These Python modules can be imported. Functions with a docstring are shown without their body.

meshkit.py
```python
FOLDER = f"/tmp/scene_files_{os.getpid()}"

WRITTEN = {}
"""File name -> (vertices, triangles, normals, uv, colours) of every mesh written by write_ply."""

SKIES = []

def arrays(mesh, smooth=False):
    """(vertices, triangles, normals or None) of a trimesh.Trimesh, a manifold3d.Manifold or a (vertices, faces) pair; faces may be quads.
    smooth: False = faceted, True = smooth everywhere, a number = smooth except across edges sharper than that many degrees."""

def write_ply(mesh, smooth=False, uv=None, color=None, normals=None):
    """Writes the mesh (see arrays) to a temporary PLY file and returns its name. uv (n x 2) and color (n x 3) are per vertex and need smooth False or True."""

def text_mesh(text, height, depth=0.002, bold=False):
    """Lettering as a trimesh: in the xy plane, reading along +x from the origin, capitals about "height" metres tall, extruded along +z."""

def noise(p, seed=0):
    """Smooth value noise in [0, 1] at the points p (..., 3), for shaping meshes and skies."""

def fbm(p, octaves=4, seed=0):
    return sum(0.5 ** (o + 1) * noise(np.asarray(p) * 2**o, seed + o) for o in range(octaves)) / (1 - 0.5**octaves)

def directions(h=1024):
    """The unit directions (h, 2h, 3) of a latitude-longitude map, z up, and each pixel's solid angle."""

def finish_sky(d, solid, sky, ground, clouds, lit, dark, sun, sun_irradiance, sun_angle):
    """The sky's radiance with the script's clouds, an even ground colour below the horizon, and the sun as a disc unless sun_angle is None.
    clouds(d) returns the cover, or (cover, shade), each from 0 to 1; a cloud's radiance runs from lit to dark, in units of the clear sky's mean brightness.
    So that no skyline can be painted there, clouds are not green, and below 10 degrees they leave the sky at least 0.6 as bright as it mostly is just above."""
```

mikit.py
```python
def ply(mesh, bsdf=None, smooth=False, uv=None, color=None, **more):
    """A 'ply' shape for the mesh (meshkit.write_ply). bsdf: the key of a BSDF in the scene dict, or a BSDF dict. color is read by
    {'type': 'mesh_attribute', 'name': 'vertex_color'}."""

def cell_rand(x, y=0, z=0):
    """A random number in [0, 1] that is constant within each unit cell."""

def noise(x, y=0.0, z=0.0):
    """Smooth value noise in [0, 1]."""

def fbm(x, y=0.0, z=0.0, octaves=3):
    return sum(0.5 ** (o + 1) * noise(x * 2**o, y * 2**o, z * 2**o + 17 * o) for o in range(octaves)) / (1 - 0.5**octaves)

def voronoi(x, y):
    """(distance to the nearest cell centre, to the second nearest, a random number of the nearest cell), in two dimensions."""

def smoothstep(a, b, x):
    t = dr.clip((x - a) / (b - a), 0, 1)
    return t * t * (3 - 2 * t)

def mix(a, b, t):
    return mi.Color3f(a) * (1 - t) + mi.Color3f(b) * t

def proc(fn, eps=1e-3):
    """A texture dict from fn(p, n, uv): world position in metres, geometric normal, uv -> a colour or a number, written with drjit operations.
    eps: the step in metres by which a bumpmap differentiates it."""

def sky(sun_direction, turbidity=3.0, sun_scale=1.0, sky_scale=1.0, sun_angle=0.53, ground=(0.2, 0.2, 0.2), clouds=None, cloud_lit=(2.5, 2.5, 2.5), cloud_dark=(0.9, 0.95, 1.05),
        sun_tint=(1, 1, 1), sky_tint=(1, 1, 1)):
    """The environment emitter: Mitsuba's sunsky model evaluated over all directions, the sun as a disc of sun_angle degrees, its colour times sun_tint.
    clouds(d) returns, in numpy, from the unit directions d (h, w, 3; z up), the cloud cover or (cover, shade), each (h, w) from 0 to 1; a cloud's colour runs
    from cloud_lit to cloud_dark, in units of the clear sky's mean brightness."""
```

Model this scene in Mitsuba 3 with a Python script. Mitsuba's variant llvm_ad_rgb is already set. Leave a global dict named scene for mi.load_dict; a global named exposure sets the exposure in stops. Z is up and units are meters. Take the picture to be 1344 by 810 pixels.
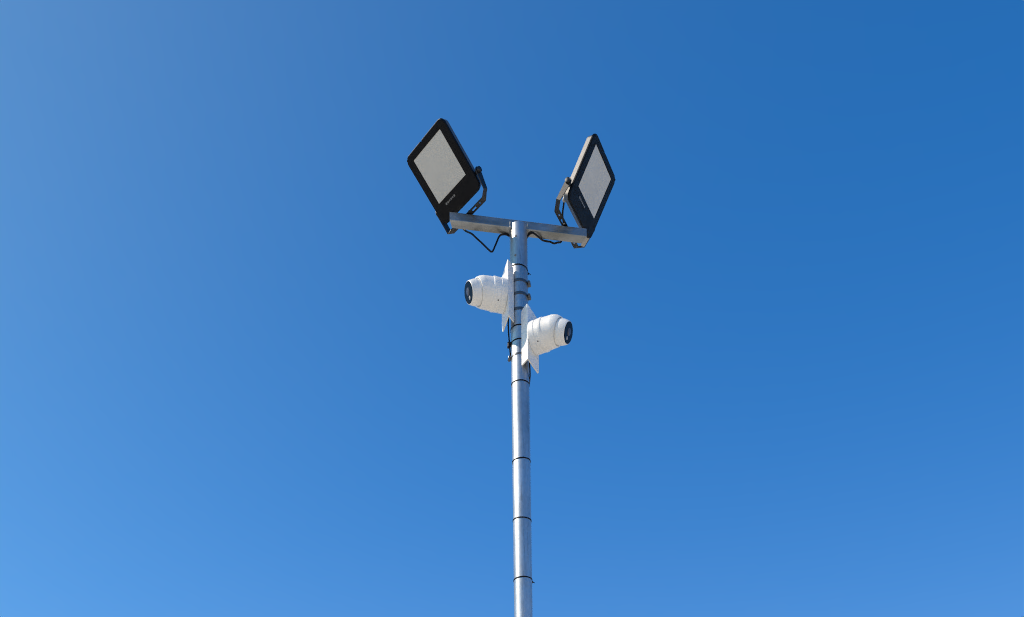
import math
import numpy as np
import trimesh
import manifold3d as m3
import drjit as dr
import mitsuba as mi
import mikit
import meshkit
from mikit import noise, fbm, smoothstep, mix, voronoi

scene, labels = {'type': 'scene'}, {}

# ------------------------------------------------------------------ camera, sky, exposure
F_PX, W_PX, H_PX = 1050.0, 1344.0, 810.0           # phone main lens, frame cropped from the upper part of the shot
PITCH, ROLL = math.radians(5.0), -0.011492
CAM = np.array([-0.0456, -2.5615, 1.6])
fw = np.array([0, math.cos(PITCH), math.sin(PITCH)])
up0 = np.array([0, -math.sin(PITCH), math.cos(PITCH)])
up = -math.sin(ROLL) * np.array([1.0, 0, 0]) + math.cos(ROLL) * up0
scene['camera'] = {
    'type': 'perspective', 'fov_axis': 'x', 'fov': math.degrees(2 * math.atan(W_PX / 2 / F_PX)),
    'near_clip': 0.05, 'far_clip': 3000.0,
    'principal_point_offset_y': -(1091.0 - H_PX / 2) / H_PX,
    'to_world': mi.ScalarTransform4f().look_at(origin=CAM.tolist(), target=(CAM + fw).tolist(), up=up.tolist()),
}
SUN_EL, SUN_AZ = math.radians(42.0), math.radians(188.6)    # sun on the left, a little in front of the post
sun = np.array([math.cos(SUN_EL) * math.cos(SUN_AZ), math.cos(SUN_EL) * math.sin(SUN_AZ), math.sin(SUN_EL)])
def veil(d):
    """thin milky air: a soft aureole round the sun and a pale band towards the horizon"""
    ang = np.degrees(np.arccos(np.clip(d @ sun, -1, 1)))
    elev = np.degrees(np.arcsin(np.clip(d[..., 2], 0, 1)))
    uneven = 1 + 0.10 * (meshkit.fbm(d * [5, 5, 9], 4, 3) - 0.5) + 0.05 * (meshkit.noise(d * 90, 5) - 0.5)
    return (0.56 * np.exp(-(ang / 41.5) ** 2) + 0.57 * np.exp(-elev / 12.8)) * uneven

scene['sky'] = mikit.sky(sun.tolist(), turbidity=5, ground=(0, 0, 0), sky_tint=(0.075, 0.722, 1.303), clouds=veil, cloud_lit=(1.27, 1.40, 1.50), sun_tint=(0.95, 1.0, 1.08))
exposure = 2.1

# ------------------------------------------------------------------ helpers
def key_of(name):
    if name not in scene and not any(k.startswith(name + '__') for k in scene) and name not in labels:
        return name
    i = 1
    while True:
        k = f'{name}_{i:03d}'
        if k not in scene and not any(x.startswith(k + '__') for x in scene) and k not in labels:
            return k
        i += 1

def thing(name, label, cat, group=None):
    k = key_of(name)
    labels[k] = {'label': label, 'category': cat}
    if group:
        labels[k]['group'] = group
    return k

def part(parent, name, mesh, bsdf, smooth=30, label=None):
    k = key_of(parent + '__' + name)
    scene[k] = mikit.ply(mesh, bsdf, smooth=smooth)
    if label:
        labels[k] = {'label': label}
    return k

def single(name, mesh, bsdf, label, cat, group=None, smooth=30):
    k = thing(name, label, cat, group)
    scene[k] = mikit.ply(mesh, bsdf, smooth=smooth)
    return k

def unit(v):
    v = np.asarray(v, float)
    return v / np.linalg.norm(v)

def join(*ms):
    return trimesh.util.concatenate(list(ms))

def to_tm(man):
    m = man.to_mesh()
    return trimesh.Trimesh(np.array(m.vert_properties[:, :3], float), np.array(m.tri_verts), process=False)

def to_man(mesh):
    return m3.Manifold(m3.Mesh(np.asarray(mesh.vertices, np.float32), np.asarray(mesh.faces, np.uint32)))

def place(mesh, O, X, Y, Z):
    """mesh local axes -> world axes X, Y, Z at O"""
    m = mesh.copy()
    m.vertices = np.asarray(O) + m.vertices @ np.stack([X, Y, Z])
    if np.dot(np.cross(X, Y), Z) < 0:
        m.faces = m.faces[:, ::-1]
    return m

def rrect(hw, y0, y1, r, n=7):
    """rounded rectangle x in +-hw, y in y0..y1, counter-clockwise"""
    out = []
    for cx, cy, a0 in ((hw - r, y0 + r, -90), (hw - r, y1 - r, 0), (-hw + r, y1 - r, 90), (-hw + r, y0 + r, 180)):
        for a in np.radians(np.linspace(a0, a0 + 90, n)):
            out.append((cx + r * math.cos(a), cy + r * math.sin(a)))
    return np.array(out)

def loft(sections):
    """closed solid through sections [(n x 2 outline, z)], same point count each, listed along +z"""
    n = len(sections[0][0])
    v = np.vstack([np.c_[s, np.full(n, z)] for s, z in sections])
    f = []
    for k in range(len(sections) - 1):
        for i in range(n):
            a, b = k * n + i, k * n + (i + 1) % n
            f += [(a, b, b + n), (a, b + n, a + n)]
    v = np.vstack([v, [*sections[0][0].mean(0), sections[0][1]], [*sections[-1][0].mean(0), sections[-1][1]]])
    c0, c1, top = len(v) - 2, len(v) - 1, (len(sections) - 1) * n
    for i in range(n):
        f += [(c0, (i + 1) % n, i), (c1, top + i, top + (i + 1) % n)]
    return trimesh.Trimesh(v, f, process=False)

def lathe(profile, seg=48):
    """solid of revolution about z, profile [(r, z)] from the axis at the bottom to the axis at the top"""
    a = np.arange(seg) / seg * 2 * math.pi
    v, f, n = [], [], seg
    for r, z in profile:
        r = max(r, 1e-5)
        v.append(np.c_[r * np.cos(a), r * np.sin(a), np.full(seg, z)])
    for k in range(len(profile) - 1):
        for i in range(n):
            p, q = k * n + i, k * n + (i + 1) % n
            f += [(p, q, q + n), (p, q + n, p + n)]
    v = np.vstack(v + [[[0, 0, profile[0][1]], [0, 0, profile[-1][1]]]])
    c0, c1, top = len(v) - 2, len(v) - 1, (len(profile) - 1) * n
    for i in range(n):
        f += [(c0, (i + 1) % n, i), (c1, top + i, top + (i + 1) % n)]
    return trimesh.Trimesh(v, f, process=False)

def tube(pts, r, seg=12, sub=8, smooth_path=True):
    p = np.asarray(pts, float)
    if smooth_path:
        q = np.vstack([2 * p[0] - p[1], p, 2 * p[-1] - p[-2]])
        out = []
        for i in range(1, len(q) - 2):
            for t in np.arange(sub) / sub:
                out.append(0.5 * (2 * q[i] + (q[i + 1] - q[i - 1]) * t + (2 * q[i - 1] - 5 * q[i] + 4 * q[i + 1] - q[i + 2]) * t * t
                                  + (3 * q[i] - q[i - 1] - 3 * q[i + 1] + q[i + 2]) * t ** 3))
        p = np.array(out + [p[-1]])
    t = np.gradient(p, axis=0)
    t /= np.linalg.norm(t, axis=1, keepdims=True)
    n = np.cross(t[0], [0.3, 0.9, 0.2]); n /= np.linalg.norm(n)
    v = []
    a = np.arange(seg) / seg * 2 * math.pi
    for i in range(len(p)):
        n = n - t[i] * (n @ t[i]); n /= np.linalg.norm(n)
        b = np.cross(t[i], n)
        v.append(p[i] + r * (np.cos(a)[:, None] * n + np.sin(a)[:, None] * b))
    v = np.vstack(v)
    f = []
    for k in range(len(p) - 1):
        for i in range(seg):
            x, y = k * seg + i, k * seg + (i + 1) % seg
            f += [(x, y, y + seg), (x, y + seg, x + seg)]
    v = np.vstack([v, p[:1], p[-1:]])
    c0, c1, top = len(v) - 2, len(v) - 1, (len(p) - 1) * seg
    for i in range(seg):
        f += [(c0, (i + 1) % seg, i), (c1, top + i, top + (i + 1) % seg)]
    return trimesh.Trimesh(v, f, process=False)

def hull(points):
    return trimesh.convex.convex_hull(np.asarray(points, float))

def rbox(sx, sy, sz, r=0.0008):
    """box of full size sx, sy, sz with bevelled edges, centred"""
    pts = []
    for i in (-1, 1):
        for j in (-1, 1):
            for k in (-1, 1):
                c = np.array([i * sx / 2, j * sy / 2, k * sz / 2]); d = np.array([i, j, k]) * r
                pts += [c - d * [0, 1, 1], c - d * [1, 0, 1], c - d * [1, 1, 0]]
    return hull(pts)

# ------------------------------------------------------------------ materials
def galvanised(p, n, uv):
    d, _, w = voronoi(dr.atan2(p.y, p.x) * 0.03 / 0.006 + p.x * 60, p.z / 0.009)
    streak = fbm(p.x * 55, p.y * 55, p.z * 3.0, octaves=3)
    blot = fbm(p.x * 14 + 5, p.y * 14, p.z * 9, octaves=4)
    v = 0.50 + 0.07 * (w - 0.5) + 0.22 * (streak - 0.5) + 0.24 * (blot - 0.5)
    a = dr.atan2(p.y, p.x)
    scuff = smoothstep(0.66, 0.80, fbm(a * 5.0 + 2.0, p.z * 9.0, 3.0, octaves=3)) * smoothstep(0.4, 0.6, noise(a * 26.0, p.z * 40.0))
    v = v * (1 - 0.3 * scuff)
    return mi.Color3f(v * 0.95, v * 1.0, v * 1.05)

def galv_rough(p, n, uv):
    return 0.35 + 0.16 * fbm(p.x * 30, p.y * 30, p.z * 12, octaves=3)

def weathered_tube(p, n, uv):
    b = fbm(p.x * 22, p.y * 40, p.z * 40, octaves=4)
    dirt = smoothstep(0.45, 0.72, fbm(p.x * 9 + 3, p.y * 18, p.z * 25, octaves=3))
    return mix(mi.Color3f(0.31, 0.325, 0.33) * (0.6 + 0.8 * b), mi.Color3f(0.15, 0.148, 0.12), dirt * 0.55)

def white_paint(p, n, uv):
    b = fbm(p.x * 18, p.y * 18, p.z * 18, octaves=2)
    drip = smoothstep(0.5, 0.8, fbm(p.x * 45, p.y * 45, p.z * 5, octaves=2))
    return mix(mi.Color3f(0.88, 0.875, 0.85) * (0.96 + 0.08 * b), mi.Color3f(0.62, 0.60, 0.54), drip * 0.25)

def black_paint(p, n, uv):
    b = fbm(p.x * 40, p.y * 40, p.z * 40, octaves=3)
    return mi.Color3f(0.0045, 0.0055, 0.0080) * (0.7 + 0.6 * b)

def casting(p, n, uv):
    b = fbm(p.x * 60, p.y * 60, p.z * 60, octaves=2)
    return mi.Color3f(0.085, 0.092, 0.105) * (0.7 + 0.6 * b)

def frosted(p, n, uv):
    b = fbm(p.x * 16, p.y * 16, p.z * 16, octaves=3)
    return mi.Color3f(0.61, 0.61, 0.585) * (0.93 + 0.14 * b)

def paving(p, n, uv):
    b = fbm(p.x * 0.8, p.y * 0.8, 0.0, octaves=5)
    g = noise(p.x * 60, p.y * 60)
    return mi.Color3f(0.49, 0.455, 0.390) * (0.75 + 0.4 * b + 0.12 * (g - 0.5))

def principled(**k):
    return {'type': 'twosided', 'bsdf': {'type': 'principled', **k}}

scene['mat_galvanised'] = principled(base_color=mikit.proc(galvanised), metallic=0.96, roughness=mikit.proc(galv_rough), specular=0.5)
scene['mat_tube'] = principled(base_color=mikit.proc(weathered_tube), metallic=0.8, roughness=0.42, specular=0.4)
scene['mat_steel'] = principled(base_color={'type': 'rgb', 'value': [0.13, 0.135, 0.14]}, metallic=0.85, roughness=0.38)
scene['mat_white'] = {'type': 'twosided', 'bsdf': {'type': 'roughplastic', 'alpha': 0.22, 'diffuse_reflectance': mikit.proc(white_paint)}}
def rplastic(diffuse, alpha, ior=1.49):
    return {'type': 'twosided', 'bsdf': {'type': 'roughplastic', 'diffuse_reflectance': diffuse, 'alpha': alpha, 'int_ior': ior}}

scene['mat_black'] = rplastic(mikit.proc(black_paint), 0.22, 1.22)
scene['mat_casting'] = rplastic(mikit.proc(casting), 0.30, 1.6)
scene['mat_yoke'] = rplastic(mikit.proc(black_paint), 0.32, 1.52)
scene['mat_plastic'] = rplastic({'type': 'rgb', 'value': [0.006, 0.006, 0.009]}, 0.3, 1.3)
scene['mat_gland'] = principled(base_color={'type': 'rgb', 'value': [0.30, 0.30, 0.29]}, roughness=0.4, specular=0.5)
scene['mat_frosted'] = {'type': 'twosided', 'bsdf': {'type': 'roughplastic', 'alpha': 0.3, 'int_ior': 1.35, 'diffuse_reflectance': mikit.proc(frosted)}}
scene['mat_mark'] = principled(base_color={'type': 'rgb', 'value': [0.17, 0.17, 0.17]}, roughness=0.6)
scene['mat_window'] = rplastic({'type': 'rgb', 'value': [0.004, 0.005, 0.010]}, 0.08, 1.22)
scene['mat_lens'] = principled(base_color={'type': 'rgb', 'value': [0.06, 0.06, 0.08]}, roughness=0.15, specular=0.35)
scene['mat_led'] = principled(base_color={'type': 'rgb', 'value': [0.30, 0.30, 0.30]}, roughness=0.3, specular=0.4)
scene['mat_paving'] = {'type': 'diffuse', 'reflectance': mikit.proc(paving)}

# ------------------------------------------------------------------ setting: the ground
a = np.linspace(0, 2 * math.pi, 97)[:-1]
rings = [0.0, 2, 6, 20, 80, 400, 2000]
gv = [[0, 0, 0]] + [[r * math.cos(t), r * math.sin(t), 0] for r in rings[1:] for t in a]
gf = [(0, 1 + i, 1 + (i + 1) % 96) for i in range(96)]
for k in range(len(rings) - 2):
    for i in range(96):
        p, q = 1 + k * 96 + i, 1 + k * 96 + (i + 1) % 96
        gf += [(p, p + 96, q + 96), (p, q + 96, q)]
scene['ground'] = mikit.ply(trimesh.Trimesh(gv, gf, process=False), 'mat_paving')
labels['ground'] = {'kind': 'structure'}

# ------------------------------------------------------------------ the post
R = 0.03015
BAR_YAW, BAR_S, BAR_Z = 0.1545, 0.0327, 3.9062
bd = np.array([math.cos(BAR_YAW), math.sin(BAR_YAW), -0.0022])     # along the bar, left to right
bn = np.array([-math.sin(BAR_YAW), math.cos(BAR_YAW), 0])          # to its back
bz = np.array([0, 0, 1.0])

post = thing('light_post', 'slender galvanised steel post with a short square crossbar through its top, standing on the ground', 'post')
part(post, 'shaft', lathe([(0, 0.012), (R, 0.012), (R, 3.905), (R - 0.002, 3.908), (0, 3.908)], 96), 'mat_galvanised')
part(post, 'base_plate', place(loft([(rrect(0.11, -0.11, 0.11, 0.015), 0), (rrect(0.11, -0.11, 0.11, 0.015), 0.010), (rrect(0.108, -0.108, 0.108, 0.015), 0.012)]),
                               (0, 0, 0.002), (1, 0, 0), (0, 1, 0), (0, 0, 1)), 'mat_galvanised')
for sx in (-1, 1):
    for sy in (-1, 1):
        part(post, 'anchor_bolt', place(lathe([(0, 0), (0.011, 0), (0.011, 0.010), (0.006, 0.0105), (0.006, 0.03), (0, 0.031)], 6), (sx * 0.08, sy * 0.08, 0.014), (1, 0, 0), (0, 1, 0), (0, 0, 1)), 'mat_steel')

def square_bar():
    h, m, r = BAR_S / 2, 0.0115, 0.0042
    prof = rrect(h, -h, h, r, 5)                                   # (back axis, up)
    v = []
    for end in (-1, 1):
        for b, z in prof:
            L = 0.2375 - m * (b + h) / (2 * h)                     # ends sawn slightly oblique
            v.append(end * L * bd + b * bn + z * bz)
    n = len(prof)
    v = np.array(v) + [0, 0, BAR_Z]
    f = []
    for i in range(n):
        j = (i + 1) % n
        f += [(i, j, j + n), (i, j + n, i + n)]
    v = np.vstack([v, v[:n].mean(0), v[n:].mean(0)])
    for i in range(n):
        j = (i + 1) % n
        f += [(2 * n, j, i), (2 * n + 1, n + i, n + j)]
    m_ = trimesh.Trimesh(v, f, process=False)
    if m_.volume < 0:
        m_.faces = m_.faces[:, ::-1]
    return m_

part(post, 'crossbar', square_bar(), 'mat_tube', smooth=20)
for sx in (-1, 1):                                                 # rough weld beads where the bar meets the shaft
    x0 = sx * 0.0306
    wp = [np.array([0, 0, BAR_Z]) + bd * x0 - bn * (BAR_S / 2 - 0.001) + bz * t for t in np.linspace(-BAR_S / 2, 0.006, 7)]
    wp = [np.array([0, 0, BAR_Z]) + bd * x0 + bn * t - bz * (BAR_S / 2 - 0.001) for t in (0.008, -0.004)] + wp
    wp = [p_ + np.array([sx * 0.0012 * math.sin(3.1 * i_), -0.0006 * math.cos(2.3 * i_), 0]) for i_, p_ in enumerate(wp)]
    part(post, 'weld_bead', tube(wp, 0.0026, 8, 4), 'mat_tube')
for x, z in ((-0.0094, 3.852), (-0.0115, 3.783)):                  # two small rivets on the upper shaft
    y = -math.sqrt(R * R - x * x)
    part(post, 'rivet', place(lathe([(0, -0.002), (0.0036, -0.002), (0.0034, 0.0016), (0.002, 0.0026), (0, 0.003)], 12), (x, y, z),
                              unit((-y, x, 0)), (0, 0, 1), unit((x, y, 0))), 'mat_mark')

# ------------------------------------------------------------------ floodlights
def floodlight(c, az, al, label, swap):
    """c: centre of the glass; az: compass of the beam; al: tilt of the face"""
    nh = np.array([math.cos(az), math.sin(az), 0])
    V = np.array([*(-nh[:2] * math.cos(al)), -math.sin(al)])
    N = np.array([*(nh[:2] * math.sin(al)), -math.cos(al)])
    Wd = np.cross(V, N)
    L = lambda m: place(m, c, Wd, V, N)
    k = thing('floodlight', label, 'floodlight', 'floodlights on the crossbar')
    hw, y0, y1 = 0.1015, -0.0905, 0.1275
    o = lambda d, r: rrect(hw - d, y0 + d, y1 - d, r, 9)
    # housing with a recess for the glass
    part(k, 'back_shell', L(loft([(o(0.014, 0.014), -0.0275), (o(0.006, 0.017), -0.0255), (o(0.0025, 0.018), -0.0080), (o(0.0025, 0.018), -0.0060)])), 'mat_casting', smooth=25)
    body = to_man(loft([(o(0.0008, 0.0195), -0.0060), (o(0.0, 0.020), -0.0052), (o(0.0, 0.020), -0.0005), (o(0.0015, 0.0195), 0.0020), (o(0.0035, 0.018), 0.0028)]))
    cut = to_man(loft([(rrect(0.0741, -0.0701, 0.0701, 0.002, 4), -0.0015), (rrect(0.0755, -0.0715, 0.0715, 0.002, 4), 0.01)]))
    notch = to_man(place(rbox(0.010, 0.006, 0.02), (0.012, y0, 0.0), (1, 0, 0), (0, 1, 0), (0, 0, 1)))
    part(k, 'front_frame', L(to_tm(body - cut - notch)), 'mat_black', smooth=25)
    part(k, 'glass_panel', L(loft([(rrect(0.0737, -0.0697, 0.0697, 0.002, 4), -0.0012), (rrect(0.0737, -0.0697, 0.0697, 0.002, 4), 0.0006), (rrect(0.0730, -0.0690, 0.0690, 0.002, 4), 0.0010)])),
         'mat_frosted', smooth=20, label='frosted pale glass panel in the black frame')
    # driver box and cooling fins on the back
    part(k, 'driver_box', L(loft([(rrect(0.046, 0.040, 0.099, 0.008) + [0.03, 0], -0.045), (rrect(0.047, 0.038, 0.100, 0.010) + [0.03, 0], -0.042), (rrect(0.048, 0.037, 0.101, 0.010) + [0.03, 0], -0.0285)])), 'mat_casting', smooth=25)
    for i in range(9):
        part(k, 'cooling_fin', L(place(rbox(0.003, 0.105, 0.014), (-0.072 + 0.018 * i, -0.022, -0.0365), (1, 0, 0), (0, 1, 0), (0, 0, 1))), 'mat_casting', smooth=False)
    # small worn mark under the glass: a ring and short bars
    mk = [L(place(lathe([(0.0022, 0), (0.0036, 0), (0.0036, 0.0004), (0.0022, 0.0004), (0.0022, 0)], 20), (0.046 * swap, 0.086, 0.0029), (1, 0, 0), (0, 1, 0), (0, 0, 1)))]
    for i, w in enumerate((0.006, 0.005, 0.006, 0.0045, 0.006)):
        mk.append(L(place(rbox(w, 0.0045 if i % 2 else 0.0055, 0.0004, 0.0001), ((0.037 - 0.0085 * i) * swap, 0.086, 0.0030), (1, 0, 0), (0, 1, 0), (0, 0, 1))))
    part(k, 'maker_mark', join(*mk), 'mat_mark', smooth=False)
    for px, py in ((0.093, 0.119), (-0.093, 0.119), (0.093, -0.082), (-0.093, -0.082)):
        part(k, 'screw', L(place(lathe([(0, 0), (0.0028, 0), (0.0026, 0.0012), (0, 0.0014)], 12), (px, py, 0.0026), (1, 0, 0), (0, 1, 0), (0, 0, 1))), 'mat_black')
    # yoke: flat strip bolted on the crossbar, cranked corners, two arms to the pivots
    zt = BAR_Z + BAR_S / 2 + 0.0012
    piv_v, piv_n = 0.086, -0.014
    P0 = lambda s, w: c + nh * NHB + Wd * (s * w) + bz * (zt - c[2])
    t, HWID = 0.0032, 0.0085
    def strip(A, B, wA, wB, nA, nB):
        """slab from A to B; w: half-width vectors, n: thickness vectors"""
        return hull([A + wA, A - wA, A + wA + nA, A - wA + nA, B + wB, B - wB, B + wB + nB, B - wB + nB])
    base = to_man(strip(P0(-1, 0.0865), P0(1, 0.0865), nh * HWID, nh * HWID, bz * t, bz * t))
    for s in (-1, 1):                                              # slots in the base strip
        slot = hull([P0(s, 0.036) + nh * i * 0.0035 + Wd * j * 0.011 + bz * kz for i in (-1, 1) for j in (-1, 1) for kz in (-0.01, 0.02)])
        base -= to_man(slot)
        hole = hull([P0(s, 0.066) + nh * i * 0.0028 + Wd * j * 0.003 + bz * kz for i in (-1, 1) for j in (-1, 1) for kz in (-0.01, 0.02)])
        base -= to_man(hole)
    pieces = [to_tm(base)]
    for s in (-1, 1):
        piv = c + V * piv_v + N * piv_n + Wd * (s * ARM[s])
        E = P0(s, 0.0865) + bz * 0.0
        low = P0(s, ARM[s]) + nh * LOW[s] + bz * 0.012
        axis = unit(piv - low)
        side = unit(np.cross(axis, Wd))
        if side @ nh < 0:
            side = -side
        pieces.append(strip(E, low, nh * HWID, side * WID[s], bz * t, Wd * s * t))
        pieces.append(strip(low, piv, side * WID[s], side * 0.0120, Wd * s * t, Wd * s * t))
        pieces.append(place(lathe([(0, 0), (0.0120, 0), (0.0120, t), (0, t)], 24), piv, axis, np.cross(Wd * s, axis), Wd * s))
    yk = part(k, 'yoke', join(*pieces), 'mat_yoke', smooth=25)
    for s in (-1, 1):
        piv = c + V * piv_v + N * piv_n + Wd * (s * 0.1)
        part(k, 'pivot_bolt', place(lathe([(0, 0), (0.006, 0), (0.006, ARM[s] - 0.097), (0.0085, ARM[s] - 0.0969), (0.0085, ARM[s] - 0.0930 + 0.004 * (ARM[s] > 0.107)), (0.006, ARM[s] - 0.0915 + 0.004 * (ARM[s] > 0.107)), (0, ARM[s] - 0.091 + 0.004 * (ARM[s] > 0.107))], 20),
                                    piv, V, np.cross(Wd * s, V), Wd * s), 'mat_yoke')
    for s in (-1, 1):
        bolt = P0(s, 0.012) + bz * t
        part(k, 'mounting_bolt', place(lathe([(0, 0), (0.007, 0), (0.007, 0.005), (0.006, 0.006), (0, 0.006)], 6), bolt, (1, 0, 0), (0, 1, 0), (0, 0, 1)), 'mat_steel', smooth=False)
    # cable gland at the lower back corner
    g = c + V * 0.100 + N * -0.037 + Wd * 0.066
    part(k, 'cable_gland', place(lathe([(0, -0.004), (0.009, -0.004), (0.009, 0.006), (0.007, 0.007), (0.007, 0.016), (0.0045, 0.019), (0, 0.019)], 16), g, Wd, np.cross(V, Wd), V), 'mat_gland')
    return k, nh, V, N, Wd

NHB, LOW, WID, ARM = -0.118, {-1: 0.014, 1: -0.004}, {-1: 0.0085, 1: 0.0115}, {-1: 0.1095, 1: 0.1045}
floodlight(np.array([-0.2605, -0.110, 4.0264]), math.radians(221.69), math.radians(40.9),
           'black LED floodlight over the left end of the crossbar, seen square-on with pale glass', 1)
NHB, LOW, WID, ARM = -0.107, {-1: 0.017, 1: 0.017}, {-1: 0.0085, 1: 0.0085}, {-1: 0.1045, 1: 0.1095}
floodlight(np.array([0.2640, -0.020, 4.0537]), math.radians(-26.76), math.radians(61.6),
           'black LED floodlight over the right end of the crossbar, with a bright sunlit edge', 1)

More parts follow.
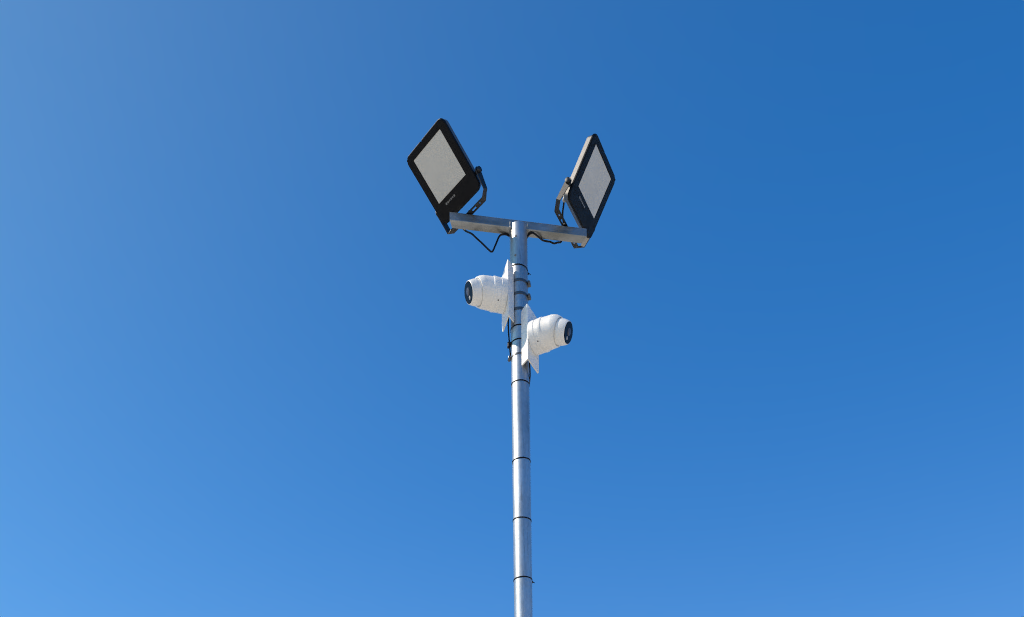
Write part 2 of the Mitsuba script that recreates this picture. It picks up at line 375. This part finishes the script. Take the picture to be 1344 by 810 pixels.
# ------------------------------------------------------------------ turret cameras on folded brackets
def turret(ridge, az_wide, az_narrow, zb, zt_, N_eye, side, label):
    """ridge: (x, y) of the fold; the wide wing carries the camera, the narrow wing meets the post"""
    k = thing('security_camera', label, 'security camera', 'security cameras strapped to the post')
    aw, an = math.radians(az_wide), math.radians(az_narrow)
    h = np.array([math.cos(aw), math.sin(aw), 0]); g = np.array([math.cos(an), math.sin(an), 0])
    n = np.array([-h[1], h[0], 0]) * side                          # outward from the wide wing
    q = np.array([*ridge, 0])
    # folded sheet: outer outline of the section, rounded at the fold
    gn = np.array([-g[1], g[0], 0]); gn = gn if gn @ h < 0 else -gn
    th = 0.0045
    rf = 0.007
    outer = [q + h * 0.089]
    bis0, bis1, bis2 = q + h * rf, q, q + g * rf
    curve = [(1 - t) ** 2 * bis0 + 2 * t * (1 - t) * bis1 + t * t * bis2 for t in np.linspace(0, 1, 9)]
    outer += curve + [q + g * 0.0415]
    outer = np.array(outer)
    inn = []
    for i, pnt in enumerate(outer):
        tan = outer[min(i + 1, len(outer) - 1)] - outer[max(i - 1, 0)]
        tan = tan / np.linalg.norm(tan)
        nn = np.array([-tan[1], tan[0], 0])
        if nn @ (h + g) < 0:
            nn = -nn
        inn.append(pnt + nn * th)
    poly = np.vstack([outer, np.array(inn)[::-1]])[:, :2]
    from shapely.geometry import Polygon
    pg = Polygon(poly)
    pg = pg if pg.is_valid else pg.buffer(0)
    pg = pg.buffer(0.0006).buffer(-0.0006)
    br = trimesh.creation.extrude_polygon(pg, zt_ - zb, engine='earcut')
    br.apply_translation([0, 0, zb])
    man = to_man(br)
    # round the free top and bottom corners of the wide wing
    for zc, sgn, w_, ln, r in ((zt_, 1, h, 0.089, 0.010), (zb, -1, h, 0.089, 0.006), (zt_, 1, g, 0.0415, 0.016)):
        corner, nw = q + w_ * ln, np.cross(w_, bz)
        sq = hull([corner + w_ * a + nw * b + bz * (zc - sgn * c_) for a in (0.002, -r) for b in (-0.009, 0.009) for c_ in (-0.002, r)])
        cyl = place(trimesh.creation.cylinder(r, 0.05, sections=40), corner - w_ * r + bz * (zc - sgn * r), w_, bz, nw)
        man = man - (to_man(sq) - to_man(cyl))
    part(k, 'mounting_bracket', to_tm(man), 'mat_white', smooth=30, label='white folded sheet bracket with an open V-shaped lower end')
    # camera body, axis n, on the wide wing
    c = q + h * 0.046 + bz * (zb + 0.0985)
    Lb = lambda m: place(m, c, h, np.cross(n, h), n)
    part(k, 'base_ring', Lb(lathe([(0, 0.0002), (0.0495, 0.0002), (0.0512, 0.002), (0.0512, 0.0195), (0.0500, 0.0208), (0, 0.0208)], 72)), 'mat_white')
    part(k, 'collar', Lb(lathe([(0, 0.0200), (0.0492, 0.0200), (0.0492, 0.0218), (0.0508, 0.0224), (0.0512, 0.0355), (0, 0.0355)], 72)), 'mat_white')
    N_ = unit(N_eye)
    b = c + n * 0.0745                                             # centre of the eyeball
    prof = [(0, 0.0352), (0.0506, 0.0352), (0.0518, 0.0362), (0.0518, 0.0440), (0.0508, 0.0460), (0.0497, 0.0470), (0.0492, 0.058), (0.0487, 0.0665)]
    prof += [(0.0485 * math.cos(t), 0.0745 + 0.0485 * math.sin(t)) for t in np.linspace(0, math.pi / 2, 22)]
    shell = to_man(Lb(lathe(prof, 96)))
    u1 = unit(np.cross(N_, bz)); u2 = np.cross(N_, u1)
    cutter = place(trimesh.creation.box([0.3, 0.3, 0.1]), b + N_ * (0.0210 + 0.05), u1, u2, N_)
    bore = place(trimesh.creation.cylinder(0.0406, 0.06, sections=80), b + N_ * 0.03, u1, u2, N_)
    bore2 = bore
    shell = shell - to_man(cutter) - to_man(bore2)
    hk = part(k, 'housing', to_tm(shell), 'mat_white', smooth=30)
    E = lambda m: place(m, b, u1, np.cross(N_, u1), N_)
    part(k, 'eyeball', E(lathe([(0, 0.002), (0.0388, 0.002), (0.0390, 0.026), (0.0388, 0.032), (0.0381, 0.0385), (0.0360, 0.0470), (0.0345, 0.0515), (0.0334, 0.0538), (0.0322, 0.0546), (0.0318, 0.0530), (0, 0.0530)], 72)), 'mat_white')
    ew = part(k, 'front_window', E(lathe([(0, 0.0525), (0.0313, 0.0525), (0.0313, 0.0548), (0.0307, 0.0556), (0, 0.0560)], 64)), 'mat_window', label='round glossy black window at the tip of the camera')
    # lens and infrared lamp behind the window: proud rings
    upv = unit(bz - N_ * (bz @ N_))
    sdv = np.cross(upv, N_)
    El = lambda m, p: place(m, p, sdv, upv, N_)
    part(ew, 'lens', El(lathe([(0, 0), (0.0115, 0), (0.0115, 0.0008), (0.0095, 0.0016), (0.006, 0.0024), (0, 0.0028)], 40), b + N_ * 0.0557 + upv * 0.003), 'mat_lens')
    part(ew, 'infrared_lamp', El(lathe([(0, 0), (0.0058, 0), (0.0058, 0.0006), (0.004, 0.0014), (0, 0.0018)], 28), b + N_ * 0.0556 - upv * 0.0175), 'mat_led')
    # one dark screw low on the camera-facing flank
    ang = math.radians(SCREW)
    pr = h * math.cos(ang) + bz * math.sin(ang)
    part(k, 'screw', place(lathe([(0, -0.001), (0.0028, -0.001), (0.0026, 0.0008), (0, 0.0010)], 14), c + n * 0.030 + pr * 0.0508, n, np.cross(pr, n), pr), 'mat_mark')
    return k, c, n, h

SCREW = 235
turret((-0.0377, -0.0642), 104.6, 62.2, 3.5421, 3.7399, (-0.887, -0.355, -0.290), 1,
       'white turret security camera on the left of the post, looking left')
SCREW = 232
turret((0.0250, -0.0655), 63.8, 119.7, 3.3858, 3.5794, (0.865, -0.350, -0.360), -1,
       'white turret security camera on the right of the post, looking right')

# ------------------------------------------------------------------ straps round the post
def ring(z, r0, r1, hgt, tilt=(0, 0), seg=96):
    m = lathe([(r0, -hgt / 2), (r1 - 0.0003, -hgt / 2), (r1, -hgt / 2 + 0.0004), (r1, hgt / 2 - 0.0004), (r1 - 0.0003, hgt / 2), (r0, hgt / 2), (r0, -hgt / 2)], seg)
    m.vertices[:, 2] += m.vertices[:, 0] * tilt[0] + m.vertices[:, 1] * tilt[1] + z
    return m

def head(z, ang, r, size):
    d = np.array([math.cos(math.radians(ang)), math.sin(math.radians(ang)), 0]); t = np.array([-d[1], d[0], 0])
    return place(rbox(*size), d * (r + size[0] / 2 - 0.0008) + bz * z, d, t, bz)

for i, (z, ha, tilt, lab) in enumerate((
        (3.7478, 20, (-0.10, 0.0), 'black cable tie round the upper post, above all the steel clamps'),
        (3.5312, 118, (0, 0), 'black cable tie round the post just below the left camera bracket'),
        (3.4809, 195, (0.02, 0), 'black cable tie round the post beside the middle of the right camera bracket'),
        (3.3351, 60, (0, 0.03), 'black cable tie round the post just below the right camera bracket'),
        (3.0634, 72, (0.05, 0.02), 'black cable tie round the plain lower post, highest of the lower three'),
        (2.8588, 100, (-0.03, 0.04), 'black cable tie round the lower post, second from the bottom edge'),
        (2.6544, 25, (0.02, -0.05), 'black cable tie round the post nearest the bottom edge of the photo'))):
    k = thing('cable_tie', lab, 'cable tie', 'black cable ties round the post')
    part(k, 'strap', ring(z, R + 0.0001, R + 0.0015, 0.0040, tilt), 'mat_plastic')
    part(k, 'head', head(z, ha, R + 0.001, (0.006, 0.007, 0.006)), 'mat_plastic', smooth=False)
    d_ = np.array([math.cos(math.radians(ha)), math.sin(math.radians(ha)), 0]); t_ = np.array([-d_[1], d_[0], 0])
    part(k, 'cut_tail', place(rbox(0.011, 0.0012, 0.0036, 0.0003), d_ * (R + 0.0085) + bz * z - t_ * 0.001, unit(d_ + 0.5 * t_), unit(t_ - 0.5 * d_), bz), 'mat_plastic', smooth=False)

def clamp(z, ang, lab, hgt=0.010, tilt=(0, 0)):
    k = thing('hose_clamp', lab, 'hose clamp', 'steel clamps holding the cameras')
    part(k, 'band', ring(z, R + 0.0001, R + 0.0014, hgt, tilt), 'mat_steel')
    d = np.array([math.cos(math.radians(ang)), math.sin(math.radians(ang)), 0]); t = np.array([-d[1], d[0], 0])
    part(k, 'worm_housing', place(rbox(0.009, 0.014, hgt + 0.003, 0.0015), d * (R + 0.0055) + bz * z, d, t, bz), 'mat_steel', smooth=False)
    part(k, 'screw_head', place(lathe([(0, 0), (0.0052, 0), (0.0052, 0.006), (0.0045, 0.007), (0.0015, 0.007), (0.0015, 0.006), (0, 0.006)], 6), d * (R + 0.0055) - t * 0.007 + bz * z, d, bz, -t), 'mat_steel', smooth=False)

clamp(3.6930, -12, 'steel hose clamp with screw on the right, upper of two beside left camera')
clamp(3.6460, -12, 'steel hose clamp with screw on the right, lower of two beside left camera')
clamp(3.5900, 60, 'steel hose clamp at the peak of the right camera bracket')
clamp(3.4300, 188, 'thin steel hose clamp with its screw sticking out left, lowest clamp on post', 0.006, (0.05, 0.0))

# ------------------------------------------------------------------ cables
single('power_cable', tube([(-0.232, 0.008, 3.985), (-0.222, 0.016, 3.965), (-0.204, 0.030, 3.950), (-0.184, 0.030, 3.926), (-0.1608, 0.006, 3.8925), (-0.1440, 0.002, 3.8722), (-0.1271, 0.0, 3.8538), (-0.1120, 0.0, 3.8376), (-0.1000, 0.0, 3.8250), (-0.0950, 0.0, 3.8208), (-0.0905, 0.0, 3.8212), (-0.0875, 0.001, 3.8260),
                            (-0.0802, 0.003, 3.8450), (-0.0730, 0.004, 3.8640), (-0.0665, 0.004, 3.8790), (-0.0580, 0.002, 3.8845), (-0.0420, 0.004, 3.8866), (-0.028, 0.014, 3.8866), (-0.012, 0.033, 3.885), (-0.003, 0.0345, 3.872), (-0.001, 0.0325, 3.855), (0.0, 0.024, 3.845), (0.0, 0.012, 3.842)], 0.0030),
       'mat_plastic', 'black cable hanging in a V-shaped loop under the left half of the crossbar', 'cable')
single('power_cable', tube([(0.171, -0.047, 3.995), (0.160, -0.040, 3.981), (0.1545, -0.010, 3.9675), (0.1535, 0.006, 3.9545), (0.158, 0.030, 3.945), (0.156, 0.0490, 3.925), (0.1502, 0.044, 3.894), (0.1375, 0.040, 3.8868), (0.1244, 0.041, 3.8845),
                            (0.1112, 0.041, 3.8905), (0.1003, 0.036, 3.8880), (0.0839, 0.028, 3.8858), (0.0644, 0.004, 3.8810), (0.0487, -0.003, 3.8855), (0.036, 0.006, 3.8860), (0.024, 0.027, 3.885), (0.012, 0.035, 3.872), (0.011, 0.032, 3.855), (0.009, 0.024, 3.845), (0.006, 0.012, 3.842)], 0.0030),
       'mat_plastic', 'black cable from the right floodlight sagging along the underside of the crossbar', 'cable')
single('camera_cable', tube([(-0.050, -0.012, 3.62), (-0.042, -0.022, 3.585), (-0.0385, -0.024, 3.5646), (-0.0388, -0.020, 3.5422), (-0.0378, -0.010, 3.5169), (-0.036, -0.005, 3.4933), (-0.0346, -0.003, 3.4783), (-0.0335, 0.004, 3.4613), (-0.0300, 0.016, 3.445), (-0.020, 0.028, 3.42), (-0.014, 0.0318, 3.36), (-0.013, 0.0315, 2.2), (-0.013, 0.0315, 0.4)], 0.0026),
       'mat_plastic', 'black cable dropping out of the left camera bracket and bending round the post', 'cable')
single('camera_cable', tube([(0.043, -0.020, 3.46), (0.036, -0.030, 3.42), (0.0315, -0.030, 3.395), (0.0325, -0.018, 3.376), (0.0325, -0.002, 3.36), (0.027, 0.020, 3.34), (0.0175, 0.030, 3.31), (0.016, 0.0305, 2.2), (0.016, 0.0305, 0.4)], 0.0026),
       'mat_plastic', 'black cable tucked inside the right camera bracket, running behind the post', 'cable')
single('cable_connector', join(place(lathe([(0, -0.008), (0.005, -0.008), (0.0058, -0.006), (0.0058, 0.006), (0.005, 0.008), (0, 0.008)], 16), (-0.0366, -0.0035, 3.4780), (1, 0, 0), (0, 1, 0), (0, 0, 1)),
                               place(rbox(0.009, 0.006, 0.007), (-0.0385, -0.0035, 3.4700), (1, 0, 0), (0, 1, 0), (0, 0, 1))),
       'mat_plastic', 'small black cable connector beside the post under the left camera', 'connector')
